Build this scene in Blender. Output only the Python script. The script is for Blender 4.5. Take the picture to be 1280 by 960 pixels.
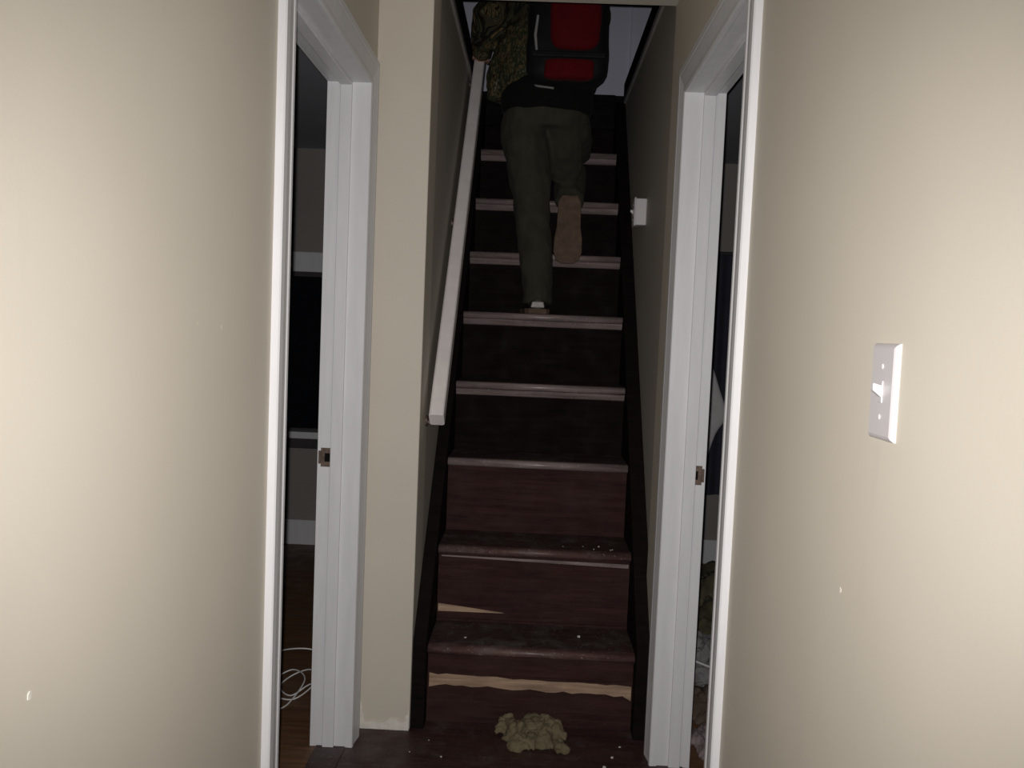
import bpy, bmesh, math, random
from mathutils import Vector, Matrix, noise
for o in list(bpy.data.objects): bpy.data.objects.remove(o)
scene = bpy.context.scene
COL = scene.collection
R = math.radians

# ---------------------------------------------------------------- camera
EYE = Vector((0, 0, 1.312))
cam_d = bpy.data.cameras.new('camera'); cam = bpy.data.objects.new('camera', cam_d); COL.objects.link(cam)
cr = Vector((.99880549, .02625542, .04120983)); cu = Vector((-.04274948, .06106293, .99721803)); cf = Vector((-.02366598, .99778854, -.0621124))
cam.matrix_world = Matrix(((cr.x, cu.x, -cf.x, EYE.x), (cr.y, cu.y, -cf.y, EYE.y), (cr.z, cu.z, -cf.z, EYE.z), (0, 0, 0, 1)))
cam_d.sensor_width = 36; cam_d.lens = 1050 / 1280 * 36; cam_d.clip_start = .01
scene.camera = cam
# ---------------------------------------------------------------- world: night, almost no ambient light
w = bpy.data.worlds.new('night'); scene.world = w; w.use_nodes = True
w.node_tree.nodes['Background'].inputs[0].default_value = (.5, .55, .7, 1)
w.node_tree.nodes['Background'].inputs[1].default_value = .002
# ---------------------------------------------------------------- the phone's flash, beside the lens
ld = bpy.data.lights.new('phone_flash', 'SPOT'); ld.energy = 127; ld.spot_size = R(98); ld.spot_blend = 1; ld.shadow_soft_size = .006
ld.color = (1, .985, .965)
lo = bpy.data.objects.new('phone_flash', ld); COL.objects.link(lo)
lo.matrix_world = cam.matrix_world @ Matrix.Rotation(R(.6), 4, 'Y') @ Matrix.Rotation(R(-1.8), 4, 'X'); lo.location = EYE + cr * -.012 + cu * .022
vs = scene.view_settings
vs.view_transform = 'Standard'; vs.look = 'None'; vs.gamma = 1; vs.use_curve_mapping = False; vs.exposure = 0

# ================================================================ helpers
def tag(o, label=None, cat=None, group=None, kind=None):
    if label: o['label'] = label
    if cat: o['category'] = cat
    if group: o['group'] = group
    if kind: o['kind'] = kind
    return o

class MB:
    def __init__(s): s.v = []; s.f = []
    def add(s, vs, fs):
        n = len(s.v); s.v += [tuple(v) for v in vs]; s.f += [tuple(i + n for i in f) for f in fs]; return s
    def box(s, x0, x1, y0, y1, z0, z1):
        return s.add([(x0, y0, z0), (x1, y0, z0), (x1, y1, z0), (x0, y1, z0), (x0, y0, z1), (x1, y0, z1), (x1, y1, z1), (x0, y1, z1)],
                     [(0, 3, 2, 1), (4, 5, 6, 7), (0, 1, 5, 4), (1, 2, 6, 5), (2, 3, 7, 6), (3, 0, 4, 7)])
    def prism(s, prof, axis, a, b):
        # prof: list of 2-tuples in the other two axes (in order), extruded along axis from a to b
        def P(p, t): return {0: (t, p[0], p[1]), 1: (p[0], t, p[1]), 2: (p[0], p[1], t)}[axis]
        n = len(prof)
        return s.add([P(p, a) for p in prof] + [P(p, b) for p in prof],
                     [tuple(range(n))[::-1], tuple(range(n, 2 * n))] + [(i, (i + 1) % n, n + (i + 1) % n, n + i) for i in range(n)])
    def loft(s, rings):
        n = len(rings[0]); base = []
        for r in rings: base += r
        fs = [tuple(range(n))[::-1], tuple(range(n * (len(rings) - 1), n * len(rings)))]
        for k in range(len(rings) - 1):
            for i in range(n):
                j = (i + 1) % n
                fs.append((k * n + i, k * n + j, (k + 1) * n + j, (k + 1) * n + i))
        return s.add(base, fs)
    def tube(s, pts, n=14, up=(0, 1, 0), power=2.0, endcap=True):
        # pts: list of (pos, ra, rb): ra along side axis, rb along 'up'-ish axis
        pts = [(Vector(p[0]), p[1], p[2] if len(p) > 2 else p[1]) for p in pts]
        rings = []
        side = None
        full = pts
        for k, (p, ra, rb) in enumerate(full):
            a = full[max(k - 1, 0)][0]; b = full[min(k + 1, len(full) - 1)][0]
            t = (b - a).normalized()
            u = Vector(up); u = u - t * u.dot(t)
            if u.length < 1e-3: u = Vector((0, 0, 1)) - t * t.z
            u.normalize(); sd = t.cross(u)
            ring = []
            for i in range(n):
                an = 2 * math.pi * i / n; c, d = math.cos(an), math.sin(an)
                c = math.copysign(abs(c) ** (2 / power), c); d = math.copysign(abs(d) ** (2 / power), d)
                ring.append(tuple(p + sd * (ra * c) + u * (rb * d)))
            rings.append(ring)
        return s.loft(rings)
    def ball(s, c, rx, ry, rz, n=16, m=10):
        pts = []
        rings = []
        for k in range(1, m):
            ph = math.pi * k / m
            rings.append([(c[0] + rx * math.sin(ph) * math.cos(2 * math.pi * i / n), c[1] + ry * math.sin(ph) * math.sin(2 * math.pi * i / n), c[2] - rz * math.cos(ph)) for i in range(n)])
        return s.loft(rings)
    def mesh(s, name):
        me = bpy.data.meshes.new(name); me.from_pydata(s.v, [], s.f)
        bm = bmesh.new(); bm.from_mesh(me); bmesh.ops.recalc_face_normals(bm, faces=bm.faces); bm.to_mesh(me); bm.free()
        return me
    def build(s, name, mat, parent=None, bevel=0, seg=2, smooth=False, remesh=0, smooth_it=0, sub=0):
        o = bpy.data.objects.new(name, s.mesh(name)); COL.objects.link(o)
        if bevel:
            bm = bmesh.new(); bm.from_mesh(o.data)
            es = [e for e in bm.edges if len(e.link_faces) == 2 and e.calc_face_angle(0) > R(40)]
            bmesh.ops.bevel(bm, geom=es, offset=bevel, segments=seg, affect='EDGES', profile=.5, clamp_overlap=True)
            bm.to_mesh(o.data); bm.free()
        if remesh:
            m = o.modifiers.new('remesh', 'REMESH'); m.mode = 'VOXEL'; m.voxel_size = remesh
        if smooth_it:
            m = o.modifiers.new('smooth', 'SMOOTH'); m.iterations = smooth_it; m.factor = .5
        if sub:
            m = o.modifiers.new('sub', 'SUBSURF'); m.levels = sub; m.render_levels = sub
        if remesh or smooth_it or sub:
            dg = bpy.context.evaluated_depsgraph_get(); dg.update()
            me = bpy.data.meshes.new_from_object(o.evaluated_get(dg)); o.modifiers.clear(); o.data = me; me.name = name
        if smooth or remesh:
            for p in o.data.polygons: p.use_smooth = True
        if not o.data.materials: o.data.materials.append(mat)
        else: o.data.materials[0] = mat
        if parent: o.parent = parent
        return o
def box(name, mat, x0, x1, y0, y1, z0, z1, parent=None, bevel=0):
    return MB().box(x0, x1, y0, y1, z0, z1).build(name, mat, parent, bevel)
def empty(name, loc=(0, 0, 0)):
    o = bpy.data.objects.new(name, None); COL.objects.link(o); o.empty_display_size = .1
    return o
def resample(pts, res=5):
    P = [(Vector(p[0]), p[1], p[2] if len(p) > 2 else p[1]) for p in pts]; out = []
    def cr_(a, b, c, e, t): return .5 * ((2 * b) + (c - a) * t + (2 * a - 5 * b + 4 * c - e) * t * t + (3 * b - a - 3 * c + e) * t ** 3)
    for i in range(len(P) - 1):
        a, b, c, e = P[max(i - 1, 0)], P[i], P[i + 1], P[min(i + 2, len(P) - 1)]
        for k in range(res):
            t = k / res; out.append((cr_(a[0], b[0], c[0], e[0], t), b[1] + (c[1] - b[1]) * t, b[2] + (c[2] - b[2]) * t))
    out.append(P[-1]); return out
def displace(o, amp, scale, seed=0, amp2=0, scale2=1, stretch=(1, 1, 1)):
    me = o.data; nrms = [v.normal.copy() for v in me.vertices]; moved = []
    for v, nv in zip(me.vertices, nrms):
        p = Vector((v.co.x * stretch[0], v.co.y * stretch[1], v.co.z * stretch[2]))
        d = amp * noise.noise(p * scale + Vector((seed, 0, 0)))
        if amp2: d += amp2 * noise.noise(p * scale2 + Vector((0, seed, 3)))
        moved += list(v.co + nv * d)
    me.vertices.foreach_set('co', moved); me.update()

# ================================================================ materials
def new_mat(name):
    m = bpy.data.materials.new(name); m.use_nodes = True
    nt = m.node_tree; b = nt.nodes['Principled BSDF']
    return m, nt, b
def coords(nt, scale=(1, 1, 1), generated=False):
    tc = nt.nodes.new('ShaderNodeTexCoord'); mp = nt.nodes.new('ShaderNodeMapping')
    nt.links.new(tc.outputs['Object'], mp.inputs[0]); mp.inputs['Scale'].default_value = scale
    return mp.outputs[0]
def noise_node(nt, vec, scale, detail=4, rough=.55, dist=0):
    n = nt.nodes.new('ShaderNodeTexNoise'); n.inputs['Scale'].default_value = scale; n.inputs['Detail'].default_value = detail
    n.inputs['Roughness'].default_value = rough; n.inputs['Distortion'].default_value = dist
    nt.links.new(vec, n.inputs['Vector']); return n.outputs['Fac']
def ramp(nt, fac, stops, const=False):
    r = nt.nodes.new('ShaderNodeValToRGB')
    if const: r.color_ramp.interpolation = 'CONSTANT'
    el = r.color_ramp.elements
    while len(el) < len(stops): el.new(.5)
    for e, (p, c) in zip(el, stops): e.position = p; e.color = (*c, 1)
    nt.links.new(fac, r.inputs[0]); return r.outputs[0]
def bump(nt, b, h, strength=.2, dist=.002):
    n = nt.nodes.new('ShaderNodeBump'); n.inputs['Strength'].default_value = strength; n.inputs['Distance'].default_value = dist
    nt.links.new(h, n.inputs['Height']); nt.links.new(n.outputs[0], b.inputs['Normal'])
def mixc(nt, fac, a, c2):
    m = nt.nodes.new('ShaderNodeMix'); m.data_type = 'RGBA'
    nt.links.new(fac, m.inputs[0])
    if isinstance(a, tuple): m.inputs[6].default_value = (*a, 1)
    else: nt.links.new(a, m.inputs[6])
    if isinstance(c2, tuple): m.inputs[7].default_value = (*c2, 1)
    else: nt.links.new(c2, m.inputs[7])
    return m.outputs[2]
def simple(name, col, rough=.5, var=.12, scale=8, spec=.5, bstr=.15, bscale=60, metal=0, stretch=(1, 1, 1), bdist=.001):
    m, nt, b = new_mat(name)
    v = coords(nt, stretch)
    lo_ = tuple(c * (1 - var) for c in col); hi = tuple(min(1, c * (1 + var)) for c in col)
    nt.links.new(ramp(nt, noise_node(nt, v, scale), [(.3, lo_), (.7, hi)]), b.inputs['Base Color'])
    b.inputs['Roughness'].default_value = rough; b.inputs['Specular IOR Level'].default_value = spec; b.inputs['Metallic'].default_value = metal
    if bstr: bump(nt, b, noise_node(nt, v, bscale, 3), bstr, bdist)
    return m
M = {}
def wall_paint(name, col):
    m, nt, b = new_mat(name)
    v = coords(nt)
    big = noise_node(nt, v, 2.2, 3)
    c = ramp(nt, big, [(.3, tuple(x * .96 for x in col)), (.7, tuple(min(1, x * 1.03) for x in col))])
    v2 = coords(nt, (6, 6, .8))
    smear = ramp(nt, noise_node(nt, v2, 3.0, 5, .7), [(.62, (0, 0, 0)), (.8, (.35, .35, .35))])
    c = mixc(nt, smear, c, tuple(x * .88 for x in col))
    nt.links.new(c, b.inputs['Base Color'])
    b.inputs['Roughness'].default_value = .62; b.inputs['Specular IOR Level'].default_value = .3
    bump(nt, b, noise_node(nt, v, 170, 2), .12, .001)
    return m
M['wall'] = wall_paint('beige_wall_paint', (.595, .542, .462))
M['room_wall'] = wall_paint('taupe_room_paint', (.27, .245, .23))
M['upper_wall'] = wall_paint('pale_upstairs_paint', (.70, .70, .84))
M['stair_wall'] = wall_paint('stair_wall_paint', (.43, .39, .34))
M['ceiling'] = simple('ceiling_paint', (.6, .56, .48), .8, .04, 3, .2, .2, 120)
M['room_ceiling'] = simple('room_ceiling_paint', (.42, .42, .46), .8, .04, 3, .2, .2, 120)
M['trim'] = simple('white_trim_paint', (.70, .69, .71), .38, .04, 14, .45, .18, 30, stretch=(3, 3, .4))
M['rail_paint'] = simple('white_rail_paint', (.80, .74, .73), .4, .05, 20, .45, .1, 40)
M['plastic'] = simple('white_plastic', (.56, .53, .54), .4, .02, 5, .5, 0)
M['metal'] = simple('aged_brass', (.14, .10, .08), .5, .35, 60, .4, .1, 200, metal=.6)
M['steel'] = simple('screw_steel', (.8, .78, .76), .35, .05, 60, .5, 0, metal=.7)

def stained(name, base, dust=(.16, .15, .14), dustamt=.5, rough=.45, worn=None, spec=.4):
    m, nt, b = new_mat(name)
    vg = coords(nt, (1.2, 16, 16))
    g = noise_node(nt, vg, 4, 6, .6, .4)
    c = ramp(nt, g, [(.3, tuple(x * .6 for x in base)), (.7, tuple(x * 1.4 for x in base))])
    v = coords(nt)
    if dustamt:
        a = ramp(nt, noise_node(nt, v, 9, 5, .7), [(.5, (0, 0, 0)), (.72, (dustamt,) * 3)])
        c = mixc(nt, a, c, dust)
        sp = ramp(nt, noise_node(nt, v, 130, 2, .5), [(.66, (0, 0, 0)), (.72, (dustamt,) * 3)])
        c = mixc(nt, sp, c, tuple(min(1, x * 2.2) for x in dust))
    if worn:
        a = ramp(nt, noise_node(nt, coords(nt, (1, 3, 3)), 12, 5, .7), [(.55, (0, 0, 0)), (.75, (.8, .8, .8))])
        c = mixc(nt, a, c, worn)
    nt.links.new(c, b.inputs['Base Color'])
    rr = ramp(nt, noise_node(nt, v, 14, 4), [(.3, (rough * .8,) * 3), (.7, (min(1, rough * 1.4),) * 3)])
    nt.links.new(rr, b.inputs['Roughness'])
    b.inputs['Specular IOR Level'].default_value = spec
    bump(nt, b, g, .2, .001)
    return m
M['tread'] = stained('dark_tread_wood', (.040, .022, .020), (.12, .115, .108), .75, .5)
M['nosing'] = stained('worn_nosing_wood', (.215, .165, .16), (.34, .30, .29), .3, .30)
M['nosing_low'] = stained('scuffed_red_nosing_wood', (.085, .045, .042), (.22, .19, .18), .5, .42, worn=(.16, .10, .08))
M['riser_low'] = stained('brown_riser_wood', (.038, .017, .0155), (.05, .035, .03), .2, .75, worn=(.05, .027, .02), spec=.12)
M['riser'] = stained('shade_darkened_riser_wood', (.0085, .0052, .005), (.012, .010, .009), .15, .8, spec=.08)  # upper risers: dimness up the stairs is put into the wood colour
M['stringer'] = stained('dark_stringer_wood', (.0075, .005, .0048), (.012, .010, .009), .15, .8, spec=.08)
M['bare'] = stained('bare_pine', (.34, .23, .155), (.20, .13, .09), .4, .7)
M['floor'] = stained('dark_red_floor_wood', (.044, .020, .018), (.12, .11, .10), .45, .45)
M['room_floor'] = stained('brown_floor_wood', (.15, .075, .038), (.12, .10, .08), .3, .5)
M['dark_trim'] = stained('dark_floor_edge_wood', (.008, .007, .008), (.012, .012, .012), .15, .8, spec=.08)
M['grey_trim'] = simple('grey_trim_paint', (.34, .32, .31), .5, .1, 20, .4, .1)
M['apron'] = simple('dark_apron_tone', (.05, .045, .045), .6, .2, 20, .3, .1)  # darker than the other window trim; also on sash rails and curtain rod
M['plaster'] = simple('unpainted_plaster', (.70, .66, .60), .8, .12, 40, .2, .4, 90, bdist=.003)
M['cable'] = simple('white_cable', (.75, .72, .72), .4, .03, 10, .4, 0)
def cloth(name, col, var=.35, scale=14, rough=.9):
    m, nt, b = new_mat(name); v = coords(nt)
    nt.links.new(ramp(nt, noise_node(nt, v, scale, 6, .65), [(.28, tuple(x * (1 - var) for x in col)), (.72, tuple(min(1, x * (1 + var)) for x in col))]), b.inputs['Base Color'])
    b.inputs['Roughness'].default_value = rough; b.inputs['Specular IOR Level'].default_value = .15
    b.inputs['Sheen Weight'].default_value = .02
    bump(nt, b, noise_node(nt, v, 320, 2), .35, .001)
    return m
M['rag'] = cloth('olive_rag_cloth', (.155, .125, .075))
M['pants'] = cloth('dark_olive_trousers', (.042, .040, .029), .2)
M['black_cloth'] = cloth('black_cloth', (.0055, .005, .0048), .2)
M['pack_black'] = cloth('black_nylon', (.009, .0085, .0095), .2, 20, .6)
M['pack_red'] = cloth('red_nylon', (.10, .0025, .006), .18, 20, .85)
M['piping'] = cloth('grey_piping', (.28, .27, .27), .1)
M['heap_olive'] = cloth('olive_heap', (.11, .095, .06)); M['heap_grey'] = cloth('grey_heap', (.22, .21, .21)); M['heap_brown'] = cloth('brown_heap', (.09, .065, .05)); M['heap_pink'] = cloth('pinkish_heap', (.25, .20, .20))
M['curtain'] = cloth('navy_curtain', (.045, .047, .065), .15); M['white_cloth'] = cloth('white_cloth', (.72, .69, .70), .06)
M['skin'] = simple('skin', (.38, .22, .16), .55, .08, 30, .4, .2, 200)
M['hair'] = simple('dark_hair', (.02, .014, .01), .6, .3, 60, .3, .5, 150, stretch=(1, 1, .2))
M['eye'] = simple('eye_white', (.7, .68, .66), .2, .02, 5, .5, 0)
M['shoe'] = simple('dark_shoe_leather', (.022, .018, .016), .5, .3, 30, .4, .3, 120)
M['shoe_pale'] = simple('pale_shoe_panel', (.30, .27, .26), .45, .2, 40, .5, .2, 100)
M['sole'] = simple('tan_sole_rubber', (.110, .072, .050), .8, .3, 30, .3, .4, 90)
def camo():
    m, nt, b = new_mat('woodland_camouflage'); v = coords(nt, (1, 1, .7))
    a = ramp(nt, noise_node(nt, v, 9, 3, .6, 1.2), [(0, (.012, .010, .008)), (.42, (.045, .042, .025)), (.52, (.014, .016, .010)), (.58, (.15, .105, .05)), (.66, (.05, .035, .022)), (.72, (.22, .19, .15))], True)
    c = ramp(nt, noise_node(nt, coords(nt, (1.5, 1.5, .5)), 26, 4, .7, .8), [(0, (.01, .009, .008)), (.4, (.12, .085, .04)), (.47, (.03, .035, .02)), (.60, (.18, .15, .10)), (.66, (.02, .016, .012))], True)
    k = ramp(nt, noise_node(nt, v, 6, 2), [(.45, (0, 0, 0)), (.52, (1, 1, 1))])
    nt.links.new(mixc(nt, k, a, c), b.inputs['Base Color'])
    b.inputs['Roughness'].default_value = .9; b.inputs['Specular IOR Level'].default_value = .15
    return m
M['camo'] = camo()
def glass_dark():
    m, nt, b = new_mat('night_window_glass')
    b.inputs['Base Color'].default_value = (.9, .93, .95, 1); b.inputs['Roughness'].default_value = .02; b.inputs['Transmission Weight'].default_value = 1; b.inputs['IOR'].default_value = 1.05
    return m
M['glass'] = glass_dark()

# ================================================================ dimensions
XL, XR = -.5228, .4206            # hall wall faces
WL, WT = .110, .100                # wall thickness, left and right
CT, CW = .018, .085               # casing thickness, width
HD = 2.03                         # door head height
LN, LF = 1.745, 2.526             # left doorway, near and far jamb faces
RN, RF = 1.783, 2.512             # right doorway
YJ = 2.66                         # face of the pier beside the stair
SXL, SXR = -.352, .432            # stairwell wall faces
CEIL = 2.40; UP = 2.575           # hall ceiling, upper floor level
YH = 2.84                         # where the hall ceiling stops
YB = 4.9                          # back wall of the side rooms
RC = 2.32                         # side room ceiling
def struct(o, label, cat): return tag(o, label, cat, kind='structure')

# ---------------------------------------------------------------- floors and ceilings
struct(box('floor', M['floor'], XL - .03, SXR + .02, -1.2, YJ + .12, -.05, 0), 'dark red-brown wooden hallway floor at the foot of the stairs', 'floor')
struct(box('floor', M['room_floor'], -3.0, XL - .03, -.2, YB + .1, -.05, 0), 'brown wooden floor of the dark room where the white cable lies', 'floor')
struct(box('floor', M['room_floor'], SXR + .02, 3.0, -.2, YB + .1, -.05, -.0), 'littered wooden floor of the dark room beside the light switch', 'floor')
struct(box('ceiling', M['ceiling'], XL - WL, XR + WT, -1.2, YH, CEIL, UP), 'beige hallway ceiling that stops at the stairwell', 'ceiling')
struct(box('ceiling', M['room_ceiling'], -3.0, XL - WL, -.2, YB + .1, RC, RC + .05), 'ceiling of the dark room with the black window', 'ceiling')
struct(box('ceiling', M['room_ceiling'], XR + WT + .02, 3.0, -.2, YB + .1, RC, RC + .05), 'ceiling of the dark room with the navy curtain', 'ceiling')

# ---------------------------------------------------------------- hall walls, each with its doorway
def hall_wall(name, x0, x1, yn, yf, yend, label):
    a, b, h = yn - .02, yf + .02, HD + .02
    mb = MB()
    # one watertight U-shaped slab: profile in (y,z)
    prof = [(-1.2, 0), (a, 0), (a, h), (b, h), (b, 0), (yend, 0), (yend, CEIL), (-1.2, CEIL)]
    n = len(prof)
    vs_ = [(x0, *p) for p in prof] + [(x1, *p) for p in prof]
    quads = [(0, 1, 2, 7), (2, 3, 6, 7), (3, 4, 5, 6)]
    fs = quads + [tuple(i + n for i in q) for q in quads] + [(i, (i + 1) % n, n + (i + 1) % n, n + i) for i in range(n)]
    mb.add(vs_, fs)
    return struct(mb.build(name, M['wall']), label, 'wall')
wl = hall_wall('wall_left', XL - WL, XL, LN, LF, YJ, 'beige hallway wall with the doorway nearer the handrail')
wr = hall_wall('wall_right', XR, XR + WT, RN, RF, YH, 'beige hallway wall that carries the light switch')
struct(box('wall_back', M['wall'], XL - WL, XR + WT, -1.32, -1.2, 0, UP), 'beige wall closing the hallway behind the viewer', 'wall')
# stairwell walls (the left one ends in the beige pier)
pier = MB().box(XL - WL, SXL, YJ, YH, 0, CEIL + .02).build('wall_pier', M['wall'], None, .004, 2)
struct(pier, 'narrow beige wall end beside the stairs with whitish bottom edge', 'wall')
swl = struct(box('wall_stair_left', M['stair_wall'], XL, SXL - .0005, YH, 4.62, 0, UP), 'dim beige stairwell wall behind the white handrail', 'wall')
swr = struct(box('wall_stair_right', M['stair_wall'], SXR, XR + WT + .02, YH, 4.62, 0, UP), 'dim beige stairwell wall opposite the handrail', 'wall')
# side room walls
def back_wall(name, x0, x1, hole, label):
    a, b, z0, z1 = hole
    mb = MB(); y0, y1 = YB, YB + .1
    for (p, q, r, s) in ((x0, a, 0, RC), (b, x1, 0, RC), (a, b, 0, z0), (a, b, z1, RC)): mb.box(p, q, y0, y1, r, s)
    return struct(mb.build(name, M['room_wall']), label, 'wall')
WX0, WX1, WZ0, WZ1 = -1.85, -.95, .665, 1.61
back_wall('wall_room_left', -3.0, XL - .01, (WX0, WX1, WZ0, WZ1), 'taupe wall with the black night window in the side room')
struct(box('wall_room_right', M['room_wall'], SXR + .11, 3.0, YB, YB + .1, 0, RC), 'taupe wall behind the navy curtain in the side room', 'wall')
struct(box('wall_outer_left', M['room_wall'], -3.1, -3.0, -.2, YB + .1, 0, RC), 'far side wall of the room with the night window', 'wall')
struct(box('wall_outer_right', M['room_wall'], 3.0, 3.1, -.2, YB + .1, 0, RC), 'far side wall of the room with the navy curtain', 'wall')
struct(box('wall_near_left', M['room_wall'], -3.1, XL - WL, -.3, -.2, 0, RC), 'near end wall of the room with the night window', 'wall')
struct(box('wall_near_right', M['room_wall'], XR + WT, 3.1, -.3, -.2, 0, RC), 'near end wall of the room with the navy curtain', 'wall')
struct(box('baseboard_left', M['trim'], -3.0, XL - .01, YB - .016, YB, 0, .148, bevel=.004), 'white baseboard under the black night window', 'baseboard')
struct(box('baseboard_right', M['trim'], SXR + .11, 3.0, YB - .016, YB, 0, .142, bevel=.004), 'white baseboard under the navy curtain', 'baseboard')
# unpainted ragged strip along the foot of the pier
mb = MB(); rnd = random.Random(4)
top = [(XL + .004, .11), (XL + .012, .085)] + [(XL + .012 + (SXL - XL - .012) * k / 12, .022 + .018 * rnd.random()) for k in range(1, 12)] + [(SXL - .012, .05), (SXL - .002, .06)]
mb.prism([(SXL - .002, 0)] + top[::-1] + [(XL + .004, 0)], 1, YJ - .004, YJ + .001)
struct(mb.build('trim_1', M['plaster']), 'ragged whitish unpainted strip along the foot of the wall end', 'trim')
# paint chips and scuffs on the walls
def chip_mesh(mb, c, ax, r, seed, th=.001, elong=1):
    rn = random.Random(seed); n = 7; prof = []
    for i in range(n):
        a = 2 * math.pi * i / n; rr = r * (.6 + .6 * rn.random()); prof.append((math.cos(a) * rr, math.sin(a) * rr * elong))
    if ax == 0: mb.prism([(c[1] + p, c[2] + q) for p, q in prof], 0, c[0] - th, c[0] + th)
    elif ax == 2: mb.prism([(c[0] + p, c[1] + q) for p, q in prof], 2, c[2], c[2] + th)
    return mb
chip_mesh(MB(), (XL, .863, .902), 0, .0045, 3, elong=1.5).build('paint_chip', M['plaster'], wl)
chip_mesh(MB(), (XR + .0004, 1.106, .988), 0, .0026, 8, elong=1.5).build('paint_chip', M['plaster'], wr)
for k, (y, z, r) in enumerate(((1.30, 1.305, .006), (1.40, 1.30, .008), (1.45, 1.31, .005))):
    chip_mesh(MB(), (XL - .0007, y, z), 0, r, 20 + k, elong=.5).build('scuff_mark', M['wall'], wl)
chip_mesh(MB(), (SXR, 3.45, .937), 0, .010, 33, elong=.5).build('paint_chip', M['plaster'], swr)
chip_mesh(MB(), (SXR, 3.42, .95), 0, .006, 34, elong=1.6).build('paint_chip', M['plaster'], swr)
for k, (y, z) in enumerate(((2.90, .28), (2.97, .275))):
    chip_mesh(MB(), (SXL, y, z), 0, .012, 40 + k, elong=.35).build('paint_chip', M['plaster'], swl)

# ---------------------------------------------------------------- door frames
PROF = [(0, 0), (0, .011), (.006, .0135), (.016, .0135), (.020, .0115), (.026, .012), (.056, .0165), (.062, .0165), (.066, CT), (CW - .003, CT), (CW, CT - .003), (CW, 0)]
def casing(root, xf, s, yn, yf):
    # s = +1: protrudes towards +x ; three mitred lengths
    def seg(ends):
        mb = MB(); n = len(PROF); a = [ends[0](*p) for p in PROF]; b = [ends[1](*p) for p in PROF]
        mb.add(a + b, [tuple(range(n))[::-1], tuple(range(n, 2 * n))] + [(i, (i + 1) % n, n + (i + 1) % n, n + i) for i in range(n)])
        return mb
    X = lambda d: xf + s * (d - .0005)
    seg((lambda w, d: (X(d), yn - w, 0), lambda w, d: (X(d), yn - w, HD + w))).build('casing', M['trim'], root)
    seg((lambda w, d: (X(d), yn - w, HD + w), lambda w, d: (X(d), yf + w, HD + w))).build('casing', M['trim'], root)
    seg((lambda w, d: (X(d), yf + w, HD + w), lambda w, d: (X(d), yf + w, 0))).build('casing', M['trim'], root)
def doorway(name, xh, xr, s, yn, yf, label, zs):
    root = struct(empty(name), label, 'door frame')
    a, b = min(xh, xr), max(xh, xr)
    box('jamb', M['trim'], a, b, yn - .02, yn, 0, HD + .02, root, .001)
    box('jamb', M['trim'], a, b, yf, yf + .02, 0, HD + .02, root, .001)
    box('head_jamb', M['trim'], a, b, yn, yf, HD, HD + .02, root)
    # stops, half way between hall and room
    m0 = xh - s * .045; m1 = xh - s * .080; p, q = min(m0, m1), max(m0, m1)
    box('door_stop', M['trim'], p, q, yn, yn + .011, 0, HD, root, .002)
    box('door_stop', M['trim'], p, q, yf - .011, yf, 0, HD, root, .002)
    box('door_stop', M['trim'], p, q, yn + .011, yf - .011, HD - .011, HD, root, .002)
    casing(root, xh, s, yn, yf)
    casing(root, xr, -s, yn, yf)
    # strike plate with latch hole and lip on the far jamb, room side
    e0, e1 = xr, xr + s * .040; e0, e1 = min(e0, e1), max(e0, e1)
    sp = MB().box(e0, e1, yf - .0022, yf + .001, zs - .029, zs + .029).build('strike_plate', M['metal'], root, .0008)
    ec = (e0 + e1) / 2
    MB().box(ec - .008, ec + .008, yf - .0028, yf, zs - .013, zs + .013).build('latch_hole', M['black_cloth'], sp)
    l0 = xr - s * .007; MB().box(min(l0, xr), max(l0, xr), yf - .004, yf + .001, zs - .02, zs + .02).build('strike_lip', M['metal'], sp, .001)
    box('threshold', M['floor'], a + .01, b - .01, yn, yf, 0, .004, root, .0015)
    return root
doorway('door_1', XL, XL - WL, 1, LN, LF, 'white painted door frame beside the pier of the stairs', .907)
doorway('door_2', XR, XR + WT, -1, RN, RF, 'white painted door frame next to the light switch', .905)

# ---------------------------------------------------------------- the night window in the left room
win = struct(empty('window_1'), 'white framed black night window in the dark side room', 'window')
y = YB
box('head_casing', M['trim'], WX0 - .1, WX1 + .1, y - .02, y, WZ1, WZ1 + .115, win, .004)
box('side_casing', M['trim'], WX0 - .09, WX0, y - .018, y, WZ0, WZ1, win, .004)
box('side_casing', M['trim'], WX1, WX1 + .09, y - .018, y, WZ0, WZ1, win, .004)
box('window_sill', M['trim'], WX0 - .11, WX1 + .11, y - .05, y + .06, WZ0 - .028, WZ0 + .012, win, .004)
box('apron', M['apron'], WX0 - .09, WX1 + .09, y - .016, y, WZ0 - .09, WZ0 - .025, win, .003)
for z0, z1, yy in ((WZ0, WZ0 + .025, .03), (WZ1 - .025, WZ1, .03)):
    box('sash_rail', M['apron'], WX0, WX1, y + yy, y + yy + .03, z0, z1, win)
for xx in (WX0, WX1 - .035): box('sash_stile', M['trim'], xx, xx + .035, y + .03, y + .085, WZ0, WZ1, win)
box('pane', M['glass'], WX0 + .03, WX1 - .03, y + .044, y + .048, WZ0 + .02, WZ1 - .02, win)

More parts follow.
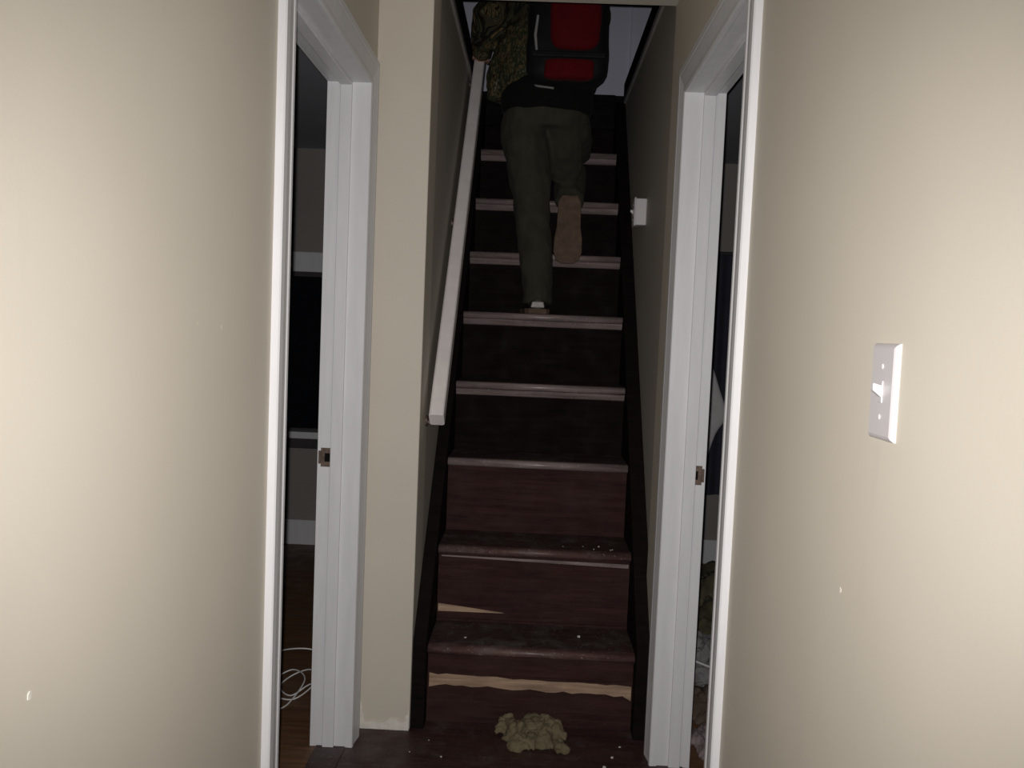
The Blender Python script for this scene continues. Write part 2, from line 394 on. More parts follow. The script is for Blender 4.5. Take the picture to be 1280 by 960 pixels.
# ---------------------------------------------------------------- upstairs
UB = 5.15
struct(MB().box(-1.6, 1.6, 4.545, UB + .1, UP - .17, UP + .005).build('floor_upper', M['dark_trim']), 'dark upper landing floor at the top of the stairs', 'floor')
struct(MB().box(-1.6, SXL - .035, YH, 4.545, UP, UP + .005).build('floor_upper', M['dark_trim']), 'dark upper floor along the handrail side of the stairwell', 'floor')
struct(MB().box(SXR + .035, 1.6, YH, 4.545, UP, UP + .005).build('floor_upper', M['dark_trim']), 'dark upper floor along the far side of the stairwell', 'floor')
ub = struct(box('wall_upper_back', M['upper_wall'], -1.6, 1.6, UB, UB + .1, UP, 4.95), 'pale bluish white wall at the top of the stairs', 'wall')
struct(box('wall_upper_left', M['upper_wall'], -1.7, -1.6, 1.6, UB + .1, UP, 4.95), 'pale upstairs wall on the handrail side', 'wall')
struct(box('wall_upper_right', M['upper_wall'], 1.6, 1.7, 1.6, UB + .1, UP, 4.95), 'pale upstairs wall opposite the handrail side', 'wall')
struct(box('wall_upper_front', M['upper_wall'], -1.7, 1.7, 1.5, 1.6, UP, 4.95), 'pale upstairs wall above the hallway', 'wall')
struct(box('ceiling_upper', M['room_ceiling'], -1.7, 1.7, 1.5, UB + .1, 4.95, 5.0), 'pale ceiling above the upper landing', 'ceiling')
struct(box('trim_2', M['grey_trim'], SXL - .003, SXL + .010, YH, 4.545, UP - .085, UP - .060, bevel=.003), 'thin pale moulding on the handrail wall below the upper floor edge', 'trim')
struct(box('trim_3', M['dark_trim'], SXL - .035, SXL + .014, YH, 4.545, UP - .060, UP + .03, bevel=.004), 'dark floor-edge board above the handrail wall', 'trim')
struct(box('trim_4', M['grey_trim'], SXR - .010, SXR + .003, YH, 4.545, UP - .035, UP - .008, bevel=.003), 'thin pale moulding below the upper floor edge opposite the handrail', 'trim')
struct(box('trim_5', M['dark_trim'], SXR - .012, SXR + .035, YH, 4.545, UP - .008, UP + .07, bevel=.004), 'dark floor-edge board opposite the handrail', 'trim')
struct(MB().box(.50, .515, UB - .018, UB, UP, 4.7).box(.515, .57, UB - .012, UB, UP, 4.7).build('trim_6', M['upper_wall']), 'pale vertical moulding on the wall at the top of the stairs', 'trim')

# ================================================================ staircase
N = 8; Y1, RUN, Z1, RISE = 2.7087, .2276, .2659, .2767
SL, SR = SXL + .045, SXR - .055
TT = .030; OVER = .028
DZ = (0, 0, .004, .008, .020, .022, .022, .026)     # the steps are a little uneven
nos = [(Y1 + i * RUN, Z1 + i * RISE + DZ[i]) for i in range(N)] + [(4.535, UP + .005)]
st = tag(empty('staircase'), 'steep dark-stained wooden staircase with worn nosings', 'staircase')
zb = 0
for i, (yn, z) in enumerate(nos):
    low = i < 2
    ry = yn + OVER
    rz0 = zb; rz1 = z - TT
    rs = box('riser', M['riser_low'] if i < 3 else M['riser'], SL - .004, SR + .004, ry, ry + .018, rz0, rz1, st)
    if i < N:
        back = nos[i + 1][0] + OVER + .004
        td = box('tread', M['tread'], SL - .004, SR + .004, yn + .030, back, z - TT, z, st)
        # rounded nosing
        prof = []
        r = TT / 2
        for k in range(9):
            a = math.pi / 2 + math.pi * k / 8
            prof.append((yn + r + r * math.cos(a), z - r + r * math.sin(a)))
        prof += [(yn + .0305, z - TT), (yn + .0305, z)]
        mb = MB().prism(prof, 0, SL - .002, SR + .002)
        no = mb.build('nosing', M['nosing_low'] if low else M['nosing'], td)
        for p in no.data.polygons: p.use_smooth = len(p.vertices) == 4 and abs(p.normal.x) < .1 and abs(p.normal.z) < .98
    else:
        box('nosing', M['dark_trim'], SL - .004, SR + .004, yn, yn + .05, z - .035, z + .003, st, .008)
    if 3 <= i < N:   # cove moulding under the upper nosings
        mb = MB().prism([(ry + .001, rz1), (ry - .018, rz1), (ry - .013, rz1 - .010), (ry - .006, rz1 - .022), (ry + .001, rz1 - .026)], 0, SL, SR)
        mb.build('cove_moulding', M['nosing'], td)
    if i == 0:       # bare wood where the moulding was torn off
        mb = MB(); rn = random.Random(2); n = 24; lo_e = []; hi_e = []
        for k in range(n + 1):
            xx = SL + .006 + (SR - SL - .010) * k / n
            t = k / n
            hi_e.append((xx, .160 + .006 * rn.random() - .012 * t)); lo_e.append((xx, .124 - .012 * t + .008 * rn.random() - (.014 if k in (0, n) else 0)))
        mb.prism(lo_e + hi_e[::-1], 1, ry - .003, ry + .001)
        mb.build('bare_wood_strip', M['bare'], st)
        box('upper_riser_strip', M['riser_low'], SL, SR, ry - .006, ry + .001, .166, rz1, st, .002)
    if i == 1:
        mb = MB().prism([(SL + .004, zb + .062), (SL + .06, zb + .057), (SL + .235, zb + .038), (SL + .24, zb + .036), (SL + .004, zb + .034)], 1, ry - .003, ry + .001)
        mb.build('bare_wood_wedge', M['bare'], st)
        box('scuffed_riser_board', M['riser_low'], SL, SR, ry - .005, ry + .001, zb + .0, zb + .010, st)
        mb = MB().prism([(SL + .01, rz1 - .012), (SR - .005, rz1 - .026), (SR - .005, rz1 - .012), (SL + .01, rz1 - .008)], 1, ry - .006, ry + .001)
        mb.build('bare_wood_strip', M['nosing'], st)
    zb = z - .001
# side stringers following the slope
def stringer(x0, x1):
    s = RISE / RUN
    f = lambda yy: Z1 + (yy - Y1) * s
    ya = 2.672; up_, dn = .05, .30
    prof = [(ya, 0), (ya, f(ya) + up_ + .02)]
    yt = 4.545
    prof += [(yt, min(f(yt) + up_, UP - .02)), (yt, f(yt) - dn), (Y1 + .25, 0)]
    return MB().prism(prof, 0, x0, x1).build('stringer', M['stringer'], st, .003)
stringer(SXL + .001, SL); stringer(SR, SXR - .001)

# ---------------------------------------------------------------- handrail
hr = tag(empty('handrail'), 'white painted wooden handrail sloping up the stairwell wall', 'handrail')
d = Vector((0, RUN, RISE)).normalized(); nrm = Vector((0, -d.z, d.y))
A = Vector((-.308, 2.745, 1.012)); L = 2.155
B = A + d * L
prof = []
for sx, sz in ((-1, -1), (1, -1), (1, 1), (-1, 1)):
    for k in range(4):
        a = math.atan2(sz, sx) - math.pi / 4 + math.pi / 2 * k / 3
        prof.append((sx * (.025 - .009) + .009 * math.cos(a), sz * (.032 - .009) + .009 * math.sin(a)))
rings = [[tuple(P + Vector((1, 0, 0)) * p + nrm * q) for p, q in prof] for P in (A, B)]
rail = MB().loft(rings).build('rail', M['rail_paint'], hr, .002)
for t in (.06, 1.02, 1.95):
    P = A + d * t
    mb = MB()
    wz = Vector((SXL, P.y, P.z)) - nrm * .045 - Vector((0, 0, .03))
    mb.tube([(wz + Vector((-.001, 0, 0)), .020), (wz + Vector((.006, 0, 0)), .018)], 14, (0, 0, 1))
    mb.tube([(wz + Vector((.003, 0, 0)), .006), (wz + Vector((.022, 0, -.012)), .006), (wz + Vector((.040, 0, .002)), .006), (Vector((P.x, P.y, P.z)) - nrm * .030, .006)], 10, (0, 1, 0))
    Q = P - nrm * .033
    mb.add([Q + Vector((sx * .012, 0, 0)) + d * sd * .035 + nrm * e for e in (0, .003) for sx, sd in ((-1, -1), (1, -1), (1, 1), (-1, 1))],
           [(0, 1, 2, 3), (4, 7, 6, 5), (0, 4, 5, 1), (1, 5, 6, 2), (2, 6, 7, 3), (3, 7, 4, 0)])
    mb.build('bracket', M['metal'], hr)

# ---------------------------------------------------------------- light switches
def light_switch(name, x, yc, zc, s, label, hw=.035, hh=.0575, depth=0):
    # s: direction the plate faces along x
    root = tag(empty(name), label, 'light switch')
    if depth:
        box('surface_box', M['plastic'], min(x, x + s * depth), max(x, x + s * depth), yc - hw + .003, yc + hw - .003, zc - hh + .004, zc + hh - .004, root, .004)
    xb = x + s * depth; th = .0065; bv = .006
    rings = []
    for inset, dx in ((0, -.0005), (0, .0018), (bv * .5, th * .8), (bv, th)):
        rings.append([(xb + s * dx, yc - hw + inset, zc - hh + inset), (xb + s * dx, yc + hw - inset, zc - hh + inset), (xb + s * dx, yc + hw - inset, zc + hh - inset), (xb + s * dx, yc - hw + inset, zc + hh - inset)])
    MB().loft(rings).build('plate', M['plastic'], root, .0008)
    f = xb + s * th
    MB().box(min(f - s * .001, f + s * .0012), max(f - s * .001, f + s * .0012), yc - .0055, yc + .0055, zc - .013, zc + .013).build('toggle_collar', M['plastic'], root, .0006)
    rg = []
    for t, hw2, hz in ((-.002, .005, .008), (.007, .0045, .0055), (.011, .004, .0045)):
        cz = zc + t * .55
        rg.append([(f + s * t, yc - hw2, cz - hz), (f + s * t, yc + hw2, cz - hz), (f + s * t, yc + hw2, cz + hz), (f + s * t, yc - hw2, cz + hz)])
    MB().loft(rg).build('toggle', M['plastic'], root, .001)
    for k in (-1, 1):
        c = zc + k * .030
        MB().tube([((f - s * .001, yc, c), .0035), ((f + s * .001, yc, c), .0033), ((f + s * .0016, yc, c), .002)], 12, (0, 0, 1)).build('screw', M['plastic'], root)
    return root
light_switch('light_switch', XR, 1.006, 1.259, -1, 'white toggle light switch plate on the beige hallway wall')
light_switch('light_switch', SXR, 3.46, 1.815, -1, 'small white boxed light switch high on the dim stairwell wall', depth=.045)

# ---------------------------------------------------------------- crumpled cloths
def rag(name, mat, c, rx, ry, h, seed, label, cat='cloth', wall_y=None, lobes=3, tails=()):
    # a bundle of soft folds thrown over one another, fused into one skin
    rn = random.Random(seed); mb = MB()
    n = 40; rings = []
    for k in range(10):                       # the mound
        t = k / 9; rg = []
        for i in range(n):
            a0 = 2 * math.pi * i / n
            ro = 1 + .34 * noise.noise(Vector((math.cos(a0) * 1.3 + seed, math.sin(a0) * 1.3, 1))) + .12 * noise.noise(Vector((math.cos(a0) * 3.5, math.sin(a0) * 3.5 + seed, 4)))
            rr = ro * math.cos(t * math.pi / 2 * .96) ** .8
            rg.append((c[0] + math.cos(a0) * rr * rx * .92, c[1] + math.sin(a0) * rr * ry * .92, h * (.62 + .16 * math.cos(a0 - 1)) * math.sin(t * math.pi / 2)))
        rings.append(rg)
    mb.loft(rings)
    for k in range(lobes):                    # broad folds on top
        a0 = 2 * math.pi * (k + rn.random() * .8) / lobes; sw = rn.uniform(-1.4, 1.4); r0 = rn.uniform(.1, .5); r1 = rn.uniform(.6, .9); pts = []
        rad = rn.uniform(.09, .15)
        for j in range(6):
            t = j / 5; aa = a0 + sw * t; rr = r0 + (r1 - r0) * t
            pts.append((V_((c[0] + math.cos(aa) * rr * rx, c[1] + math.sin(aa) * rr * ry, h * (.66 * (1 - rr * rr) ** .6 + .02))), rx * rad * (.7 + .6 * math.sin(math.pi * t)), h * .20))
        mb.tube(pts, 10, (0, 0, 1))
    for tl in tails: mb.tube([(V_(p), w_, t_) for p, w_, t_ in tl], 10, (0, 0, 1))
    vox = max(.0035, rx * .035)
    o = mb.build(name, mat, None, remesh=vox, smooth_it=3)
    nr = [v.normal.copy() for v in o.data.vertices]; co = []
    for v, nv in zip(o.data.vertices, nr):    # sharp creases between puckers
        p = Vector(((v.co.x - c[0]) / rx, (v.co.y - c[1]) / ry, v.co.z / h * .5)) + Vector((seed, 0, 0))
        q = p * 1.5 + .7 * Vector((noise.noise(p * 1.8), noise.noise(p * 1.8 + Vector((9, 2, 4))), noise.noise(p * 1.8 + Vector((3, 8, 1)))))
        e = .34 * (.30 - abs(noise.noise(q))) + .17 * (.25 - abs(noise.noise(q * 2.4 + Vector((4, 4, 4))))) + .07 * (.25 - abs(noise.noise(q * 5)))
        co += list(v.co + nv * (e * h * 1.25))
    o.data.vertices.foreach_set('co', co); o.data.update()
    for v in o.data.vertices:
        if v.co.z < .002: v.co.z = .0005
        if wall_y is not None and v.co.y > wall_y: v.co.y = wall_y
    tag(o, label, cat)
    return o
V_ = Vector
rag('crumpled_cloth', M['rag'], (.040, 2.640, 0), .098, .092, .070, 5, 'crumpled olive-tan rag lying at the foot of the bottom step', wall_y=Y1 + OVER - .0065, lobes=3,
    tails=[[((.08, 2.70, .045), .026, .014), ((.122, 2.685, .035), .022, .012), ((.140, 2.62, .014), .019, .010), ((.146, 2.555, .008), .018, .008)], [((-.02, 2.70, .035), .02, .012), ((-.045, 2.69, .03), .018, .012), ((-.058, 2.65, .012), .014, .009)]])

# small pale debris on floor and treads
def debris(c, r, seed, label, group=None):
    r *= .65
    o = chip_mesh(MB(), c, 2, r, seed, th=r * .5).build('plaster_crumb', M['plaster'])
    tag(o, label, 'debris', group)
debris((.20, 2.86, Z1), .010, 1, 'pale plaster crumb on the bottom tread near the riser above')
debris((-.19, 2.80, Z1), .006, 2, 'tiny plaster crumb on the handrail side of the bottom tread')
rn = random.Random(9)
for k in range(6):
    debris((.10 + .24 * rn.random(), 2.985 + .10 * rn.random(), Z1 + RISE), .003 + .003 * rn.random(), 30 + k, 'tiny pale grit crumb on the second tread', 'grit on the second tread')
for k, (x, yy) in enumerate(((-.28, 2.60), (-.23, 2.50), (.27, 2.49), (-.33, 2.52), (.33, 2.62), (.30, 2.55))):
    debris((x, yy, 0), .0035 + .002 * (k % 3), 50 + k, 'tiny pale plaster crumb on the dark hallway floor', 'crumbs on the hallway floor')

# ---------------------------------------------------------------- loose white cable in the left room
def curve_tube(name, pts, r, mat, res=6):
    # catmull-rom resampled tube
    P = [Vector(p) for p in pts]; out = []
    for i in range(len(P) - 1):
        a = P[max(i - 1, 0)]; b = P[i]; c = P[i + 1]; e = P[min(i + 2, len(P) - 1)]
        for k in range(res):
            t = k / res
            out.append(.5 * ((2 * b) + (c - a) * t + (2 * a - 5 * b + 4 * c - e) * t * t + (3 * b - a - 3 * c + e) * t ** 3))
    out.append(P[-1])
    rings = []; u = Vector((0, 0, 1)); prev = None
    for i, p in enumerate(out):
        t = (out[min(i + 1, len(out) - 1)] - out[max(i - 1, 0)]).normalized()
        if prev is None:
            prev = t.orthogonal().normalized()
        prev = (prev - t * prev.dot(t)).normalized(); q = t.cross(prev)
        rings.append([tuple(p + prev * (r * math.cos(a * math.pi / 3)) + q * (r * math.sin(a * math.pi / 3))) for a in range(6)])
    return MB().loft(rings).build(name, mat, smooth=True)
cab = curve_tube('cable', [(-1.25, 3.3, .004), (-1.08, 3.22, .02), (-.97, 3.10, .035), (-.90, 3.05, .085), (-.83, 3.02, .110), (-.77, 3.03, .105), (-.72, 3.08, .06), (-.70, 3.02, .004), (-.745, 2.90, .03), (-.80, 2.86, .004), (-.86, 2.93, .004),
     (-.83, 3.00, .02), (-.76, 2.98, .05), (-.73, 2.92, .03), (-.78, 2.83, .006), (-.86, 2.86, .004), (-.90, 2.96, .006), (-.84, 3.02, .03), (-.77, 2.93, .035), (-.79, 2.80, .004), (-.82, 2.74, .004)], .0028, M['cable'])
tag(cab, 'loose loops of thin white cable on the side room floor', 'cable')

# ---------------------------------------------------------------- right room: curtain, cloth, litter
cu_ = tag(empty('curtain'), 'dark navy curtain hanging in the side room', 'curtain')
mb = MB(); n = 90; rings = []
front = []; back = []
for k in range(n + 1):
    t = k / n; x = .62 + 1.1 * t; yy = YB - .06 + .018 * math.sin(t * 62) + .008 * math.sin(t * 23 + 1)
    front.append((x, yy - .0015)); back.append((x, yy + .0015))
prof = front + back[::-1]
mb.prism(prof, 2, .42, 1.80).build('panel', M['curtain'], cu_, smooth=False)
MB().tube([((.56, YB - .06, 1.805), .010), ((1.78, YB - .06, 1.805), .010)], 12, (0, 0, 1)).build('rod', M['apron'], cu_)
for x in (.60, 1.74): MB().box(x - .01, x + .01, YB - .07, YB + .001, 1.795, 1.835).build('rod_bracket', M['apron'], cu_)
# white cloth hung over a corner of the curtain
mb = MB()
out = [(.94, 1.23), (1.02, 1.20), (1.05, 1.10), (1.095, .98), (1.135, .88), (1.10, .83), (1.06, .78), (1.03, .66), (1.0, .56), (.93, .58), (.88, .80), (.90, 1.0)]
fr = []; 
cx, cz = .99, .90
rings = []
for f_, yy in ((1, -.0885), (1.0, -.0945), (.75, -.108), (.4, -.098), (.1, -.112)):
    rings.append([(cx + (a - cx) * f_, YB + yy - .010 * noise.noise(Vector((a * 16 * f_, b * 9, 2))), cz + (b - cz) * f_) for a, b in out])
tag(mb.loft(rings).build('white_cloth', M['white_cloth'], None, sub=1, smooth=True), 'small crumpled white cloth hanging against the navy curtain', 'cloth')
rag('clothes_heap', M['heap_olive'], (.98, 3.90, 0), .34, .42, .26, 5, 'large olive heap of clothes on the side room floor by the curtain', 'clothes heap')
rag('clothes_heap', M['heap_grey'], (.745, 3.27, 0), .17, .17, .15, 7, 'grey crumpled cloth heap on the side room floor', 'clothes heap')
rag('clothes_heap', M['heap_brown'], (.685, 2.89, 0), .13, .12, .10, 1, 'dark brown crumpled cloth on the side room floor', 'clothes heap')
rag('clothes_heap', M['heap_pink'], (.635, 2.66, 0), .085, .10, .06, 3, 'small pinkish grey rag just inside the doorway', 'clothes heap')
a_, b_ = Vector((.575, 3.06, .150)), Vector((.82, 3.09, .055))
tag(MB().tube([(a_, .009, .004), (b_, .009, .004)], 8, (0, 0, 1), 6).build('wooden_slat', M['trim']), 'thin white slat lying across the grey cloth heap', 'slat')

# ================================================================ person climbing the stairs, seen from behind
per = tag(empty('person'), 'person in camouflage jacket and dark olive trousers climbing the stairs, left hand on the rail', 'person')
V = Vector
FT = Z1 + 4 * RISE + .020                       # tread under the standing foot
hipL, hipR = V((-.085, 3.81, 2.28)), V((.105, 3.82, 2.28))
kneeL, ankL = V((-.035, 3.76, 1.88)), V((.008, 3.705, 1.487))
kneeR, ankR = V((.150, 4.17, 2.18)), V((.133, 3.910, 1.930))
pel = V((.005, 3.81, 2.34)); wst = V((.02, 3.84, 2.48)); chest = V((.045, 3.90, 2.70)); shc = V((.055, 3.92, 2.84))
shL, shR = V((-.145, 3.92, 2.87)), V((.205, 3.95, 2.87))
elL, wrL = V((-.262, 3.79, 2.685)), V((-.298, 3.955, 2.565))
elR, wrR = V((.215, 4.06, 2.62)), V((.135, 4.24, 2.69))
neck, headc = V((.055, 3.95, 2.97)), V((.055, 3.99, 3.115))
body = MB()
body.tube([(pel - V((0, 0, .09)), .12, .09), (pel, .15, .10), (wst, .135, .09), (chest, .16, .105), (shc, .165, .09), (shc + V((0, .01, .07)), .09, .07)], 18)
body.tube([(shc + V((0, .01, .02)), .065), (neck, .058), (neck + V((0, .02, .06)), .056)], 14)
for h, k, a in ((hipL, kneeL, ankL), (hipR, kneeR, ankR)):
    body.tube([(h + V((0, 0, .0)), .062), ((h + k) / 2, .062), (k, .052), (k.lerp(a, .35), .050), (a, .036)], 12)
    body.tube([(a, .036), (a + V((0, .03, -.04)), .035)], 10)
for s_, e, w_ in ((shL, elL, wrL), (shR, elR, wrR)):
    body.tube([(shc.lerp(s_, .4), .07), (s_, .055), (s_.lerp(e, .5), .046), (e, .040), (e.lerp(w_, .4), .038), (w_, .027)], 12)
# head: cranium, jaw, nose, brow, ears
body.ball(headc + V((0, -.005, .02)), .075, .093, .098); body.ball(headc + V((0, .035, -.045)), .058, .060, .070)
body.tube([(headc + V((0, .083, .02)), .010), (headc + V((0, .106, -.015)), .014), (headc + V((0, .088, -.026)), .013)], 8, (1, 0, 0))
body.ball(headc + V((0, .078, .034)), .048, .014, .010); body.ball(headc + V((0, .088, -.052)), .024, .010, .007); body.ball(headc + V((0, .086, -.064)), .022, .010, .007)
for s_ in (-1, 1): body.ball(headc + V((s_ * .077, -.005, -.005)), .010, .020, .032)
# left hand: palm on top of the rail, fingers curled over the wall side, thumb on the inner side
Pt = A + d * ((wrL.y + .06 - A.y) / d.y)          # a point of the rail axis below the palm
palm = Pt + nrm * .046
body.tube([(wrL, .027, .020), (wrL.lerp(palm, .5), .032, .018), (palm, .040, .016), (palm + d * .035, .038, .014)], 14, tuple(nrm))
X = V((1, 0, 0))
for k, ln in enumerate((.92, 1.0, .95, .80)):
    b0 = palm + d * (.048 - .022 * k + .0) + X * -.018
    pts = [b0 + X * .012, b0 - X * .014 * ln + nrm * .002, b0 - X * .021 - nrm * .022 * ln, b0 - X * .020 - nrm * .050 * ln, b0 - X * .012 - nrm * .072 * ln]
    body.tube([(pts[0], .009), (pts[1], .0088), (pts[2], .0082), (pts[3], .0078), (pts[4], .0062)], 8, tuple(d))
t0 = palm - d * .030 + X * .022
body.tube([(t0, .013), (t0 + X * .016 - nrm * .012 + d * .012, .0115), (t0 + X * .016 - nrm * .034 + d * .028, .010), (t0 + X * .013 - nrm * .050 + d * .045, .007)], 8, tuple(d))
# right hand: relaxed, half curled
pd = V((-.35, .75, .30)).normalized(); pn = V((-.75, -.45, .1)); pn = (pn - pd * pn.dot(pd)).normalized(); ps = pd.cross(pn)
pm = wrR + pd * .06
body.tube([(wrR, .026, .019), (pm, .040, .016), (pm + pd * .035, .039, .014)], 14, tuple(pn))
for k, ln in enumerate((.92, 1.0, .95, .78)):
    b0 = pm + pd * .030 + ps * (.030 - .020 * k)
    p1 = b0 + pd * .035 * ln + pn * .008; p2 = p1 + (pd * .6 + pn * .8) * .026 * ln; p3 = p2 + pn * .022 * ln
    body.tube([(b0, .009), (p1, .0088), (p2, .008), (p3, .0062)], 8, tuple(ps))
t0 = pm + ps * .034 - pd * .02
body.tube([(t0, .013), (t0 + ps * .018 + pd * .022 + pn * .010, .011), (t0 + ps * .016 + pd * .045 + pn * .022, .0095), (t0 + ps * .008 + pd * .060 + pn * .030, .007)], 8, tuple(pn))
bo = body.build('body', M['skin'], per, remesh=.0045, smooth_it=3)
for s_ in (-1, 1):
    ey = MB().ball(headc + V((s_ * .031, .0705, .014)), .013, .012, .0085, 12, 8).build('eye', M['eye'], per, smooth=True)
    MB().ball(headc + V((s_ * .031, .0795, .014)), .0055, .0035, .0055, 10, 6).build('iris', M['hair'], ey, smooth=True)
hm = MB(); hm.ball(headc + V((0, -.018, .035)), .083, .096, .096); hm.ball(headc + V((0, -.045, -.03)), .070, .058, .055)
hair = hm.build('hair', M['hair'], per, remesh=.007, smooth_it=2); displace(hair, .006, 60, 1)
# trousers
tr = MB()
tr.tube([(pel + V((0, 0, .06)), .185, .130), (pel, .192, .140), (pel - V((0, 0, .06)), .188, .140), (pel - V((0, 0, .13)), .165, .12)], 20)
tr.tube([(hipL + V((.01, 0, .03)), .105, .125), (hipL + V((.005, .0, -.10)), .110, .120), (hipL.lerp(kneeL, .6), .098, .100), (kneeL, .085, .085), (kneeL.lerp(ankL, .4), .076, .082), (kneeL.lerp(ankL, .75), .068, .076), (ankL + V((0, 0, .0)), .064, .076), (ankL - V((0, 0, .050)), .068, .082)], 18)
tr.tube([(hipR + V((-.01, 0, .03)), .105, .125), (hipR + V((.0, .03, -.04)), .115, .120), (hipR.lerp(kneeR, .5) + V((0, -.02, -.02)), .105, .105), (kneeR + V((0, 0, -.005)), .085, .085), (kneeR.lerp(ankR, .4), .078, .080), (kneeR.lerp(ankR, .8), .068, .074), (ankR + V((0, -.012, -.010)), .062, .068)], 18, (0, 0, 1))
# seat of the trousers hanging between the legs on the right side
tr.tube([(V((.09, 3.80, 2.26)), .09, .09), (V((.10, 3.84, 2.12)), .085, .075), (V((.115, 3.92, 2.03)), .07, .06)], 14)
tro = tr.build('trousers', M['pants'], per, remesh=.008, smooth_it=6); displace(tro, .010, 11, 3, .006, 28, (1, 1, .6))
# black band of the undershirt below the jacket
bh = MB(); bh.tube([(pel + V((.01, -.005, -.065)), .200, .155), (pel + V((.01, -.004, -.02)), .208, .158), (pel + V((.01, 0, .06)), .200, .150), (pel + V((.01, 0, .09)), .185, .14)], 24)
bho = bh.build('shirt_hem', M['black_cloth'], per, remesh=.008, smooth_it=3); displace(bho, .010, 12, 9)
# camouflage jacket: torso and sleeves
jk = MB()
jk.tube([(pel + V((.005, 0, .030)), .212, .165), (wst + V((-.018, 0, -.02)), .228, .155), (wst + V((-.012, 0, .08)), .226, .150), (chest + V((-.02, 0, 0)), .216, .145), (shc + V((-.015, 0, 0)), .20, .12), (shc + V((0, .01, .08)), .10, .09), (neck + V((0, 0, .01)), .075, .075)], 22)
jk.tube([(shc.lerp(shL, .5), .09), (shL, .085), (shL.lerp(elL, .5), .082), (elL, .072), (elL.lerp(wrL, .5), .060), (elL.lerp(wrL, .95), .044)], 16)
jk.tube([(shc.lerp(shR, .5), .09), (shR, .085), (shR.lerp(elR, .5), .074), (elR, .064), (elR.lerp(wrR, .5), .058), (elR.lerp(wrR, .95), .046)], 16)
jk.tube([((-.13, 3.87, 2.62), .075), ((-.175, 3.87, 2.50), .080), ((-.195, 3.86, 2.40), .075), ((-.195, 3.86, 2.35), .065)], 14)
jo = jk.build('jacket', M['camo'], per, remesh=.008, smooth_it=4); displace(jo, .012, 13, 5, .006, 30)
# keep the sleeve and jacket clear of the stairwell wall
for o in (jo, tro, bho):
    for v in o.data.vertices: v.co.x = max(v.co.x, SXL + .004)
# shoes
def shoe(Mx, upper_mat):
    secs = [(-.005, .022, .070), (.02, .034, .080), (.07, .035, .082), (.12, .036, .066), (.17, .043, .052), (.22, .044, .042), (.255, .034, .036), (.268, .014, .028)]
    rings = []; sr = []
    for yy, hw, h in secs:
        ring = []; rb = []
        for i in range(14):
            a = 2 * math.pi * i / 14; c, s_ = math.cos(a), math.sin(a)
            z = .018 + (h - .018) * (.5 + .5 * s_) if True else 0
            z = .018 + max(0, (h - .018) * (.5 + .55 * s_))
            ring.append(Mx @ V((hw * c * (1 if s_ < .3 else .92), yy, z)))
        rings.append([tuple(p) for p in ring])
        hw2 = hw + .006
        y2 = yy + (.004 if yy > .2 else (-.004 if yy < .01 else 0))
        sr.append([tuple(Mx @ V(p)) for p in ((-hw2, y2, 0), (hw2, y2, 0), (hw2, y2, .026), (-hw2, y2, .026))])
    so = MB().loft(rings).tube([(Mx @ V((0, .052, .05)), .030), (Mx @ V((0, .060, .12)), .032)], 14).build('shoe', upper_mat, per, remesh=.006, smooth_it=2)
    sole = MB().loft(sr).build('sole', M['sole'], so, .004)
    MB().add([Mx @ V(p) for p in ((-.022, -.010, .030), (.022, -.010, .030), (.018, -.012, .058), (-.018, -.012, .058), (-.022, .004, .030), (.022, .004, .030), (.018, .004, .058), (-.018, .004, .058))],
             [(0, 1, 2, 3), (4, 7, 6, 5), (0, 4, 5, 1), (1, 5, 6, 2), (2, 6, 7, 3), (3, 7, 4, 0)]).build('heel_tab', M['shoe_pale'], so, .003)
    return so
shoe(Matrix.Translation((.010, 3.632, FT)) @ Matrix.Rotation(R(4), 4, 'Z') @ Matrix.Diagonal((1.35, .88, .9, 1)), M['shoe'])
# right foot: toe on the next tread, heel lifted, sole turned back towards the hallway
shoe(Matrix.Translation((.135, 3.812, FT + RISE + .253)) @ Matrix.Rotation(R(-88), 4, 'X') @ Matrix.Diagonal((1.28, 1.08, 1.0, 1)), M['shoe'])

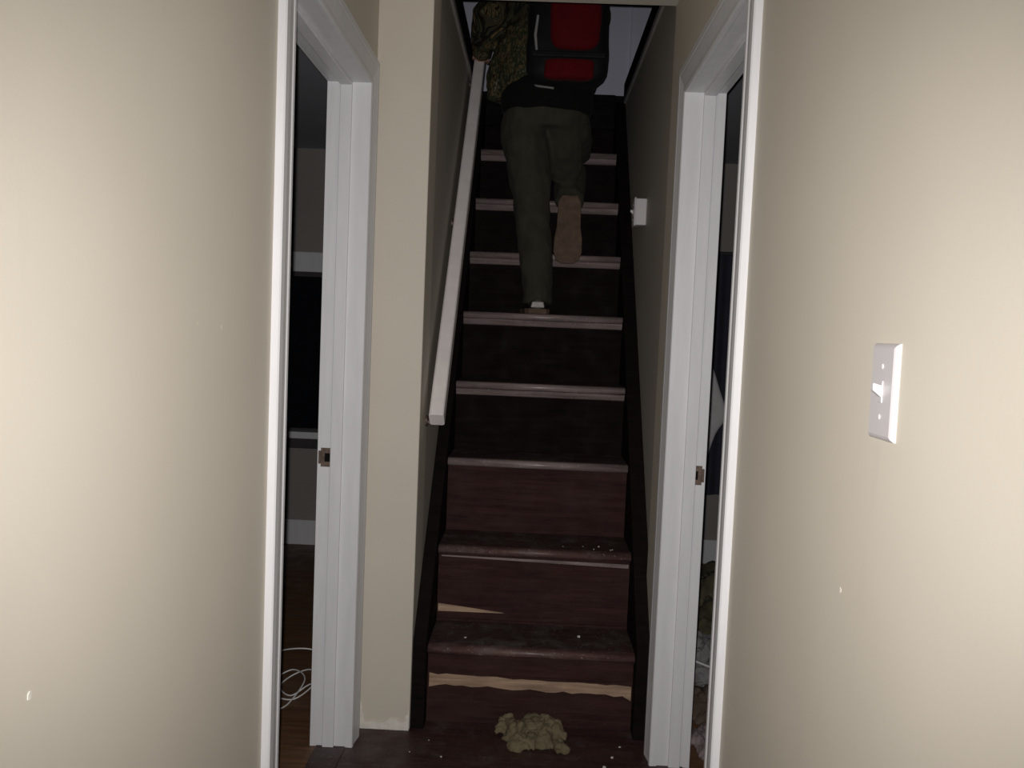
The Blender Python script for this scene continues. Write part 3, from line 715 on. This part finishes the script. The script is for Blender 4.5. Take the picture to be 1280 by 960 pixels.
# ================================================================ backpack
bp = tag(empty('backpack'), 'red and black backpack worn by the person climbing the stairs', 'backpack')
def rbox(name, mat, x0, x1, y0, y1, z0, z1, r, parent, power=4, seed=0, amp=.004, taper=1.0):
    # soft rounded box lofted bottom to top
    rings = []; cx, cy = (x0 + x1) / 2, (y0 + y1) / 2; hx, hy = (x1 - x0) / 2, (y1 - y0) / 2; K = 14
    for k in range(K + 1):
        t = k / K; z = z0 + (z1 - z0) * t
        e = min(1, (1 - abs(2 * t - 1) ** 6) ** .5 + .02) if r else 1
        tp = 1 + (taper - 1) * t
        rg = []
        for i in range(24):
            a = 2 * math.pi * i / 24; c, s_ = math.cos(a), math.sin(a)
            c = math.copysign(abs(c) ** (2 / power), c); s_ = math.copysign(abs(s_) ** (2 / power), s_)
            rg.append((cx + hx * tp * c * (.62 + .38 * e), cy + hy * s_ * (.45 + .55 * e), z))
        rings.append(rg)
    o = MB().loft(rings).build(name, mat, parent, sub=1, smooth=True)
    if amp: displace(o, amp, 14, seed)
    return o
rbox('pack_body', M['pack_black'], -.092, .268, 3.615, 3.775, 2.365, 2.93, .05, bp, 3.6, 1, .008, .93)
up_ = rbox('upper_pocket', M['pack_red'], .008, .228, 3.575, 3.66, 2.498, 2.90, .03, bp, 3.2, 2, .005, .95)
MB().tube([((.03, 3.585, 2.80), .004), ((.12, 3.572, 2.835), .004), ((.215, 3.585, 2.80), .004)], 8).build('zip', M['pack_black'], up_)
lp = rbox('lower_pocket', M['pack_red'], -.006, .205, 3.580, 3.65, 2.378, 2.466, .03, bp, 3.0, 3, .004)
box('compression_strap', M['pack_black'], -.06, .25, 3.600, 3.63, 2.470, 2.494, bp, .005)
MB().tube([((-.040, 3.62, 2.50), .005, .004), ((-.048, 3.612, 2.56), .006, .004), ((-.040, 3.612, 2.64), .005, .004)], 8).build('piping', M['piping'], bp)
MB().tube(resample([((.085, 3.72, 2.925), .008), ((.085, 3.70, 2.975), .008), ((.09, 3.75, 2.985), .008), ((.09, 3.78, 2.93), .008)]), 8, (0, 1, 0)).build('grab_loop', M['pack_black'], bp, smooth=True)
for s_ in (-1, 1):
    cx = .085 + s_ * .10
    MB().tube(resample([((cx, 3.765, 2.86), .028, .006), ((cx, 3.84, 2.975), .028, .007), ((cx + s_ * .008, 3.95, 2.975), .028, .007), ((cx + s_ * .015, 4.045, 2.86), .028, .007), ((cx + s_ * .02, 4.06, 2.70), .026, .006), ((cx + s_ * .05, 3.99, 2.56), .016, .005), ((cx + s_ * .055, 3.80, 2.44), .014, .005), ((cx + s_ * .03, 3.74, 2.44), .014, .005)]), 10, (1, 0, 0)).build('shoulder_strap', M['pack_black'], bp, smooth=True)
MB().tube([((-.07, 3.70, 2.385), .012, .006), ((-.03, 3.66, 2.362), .012, .005), ((.04, 3.65, 2.352), .012, .005)], 8, (0, 0, 1)).build('waist_strap', M['piping'], bp)
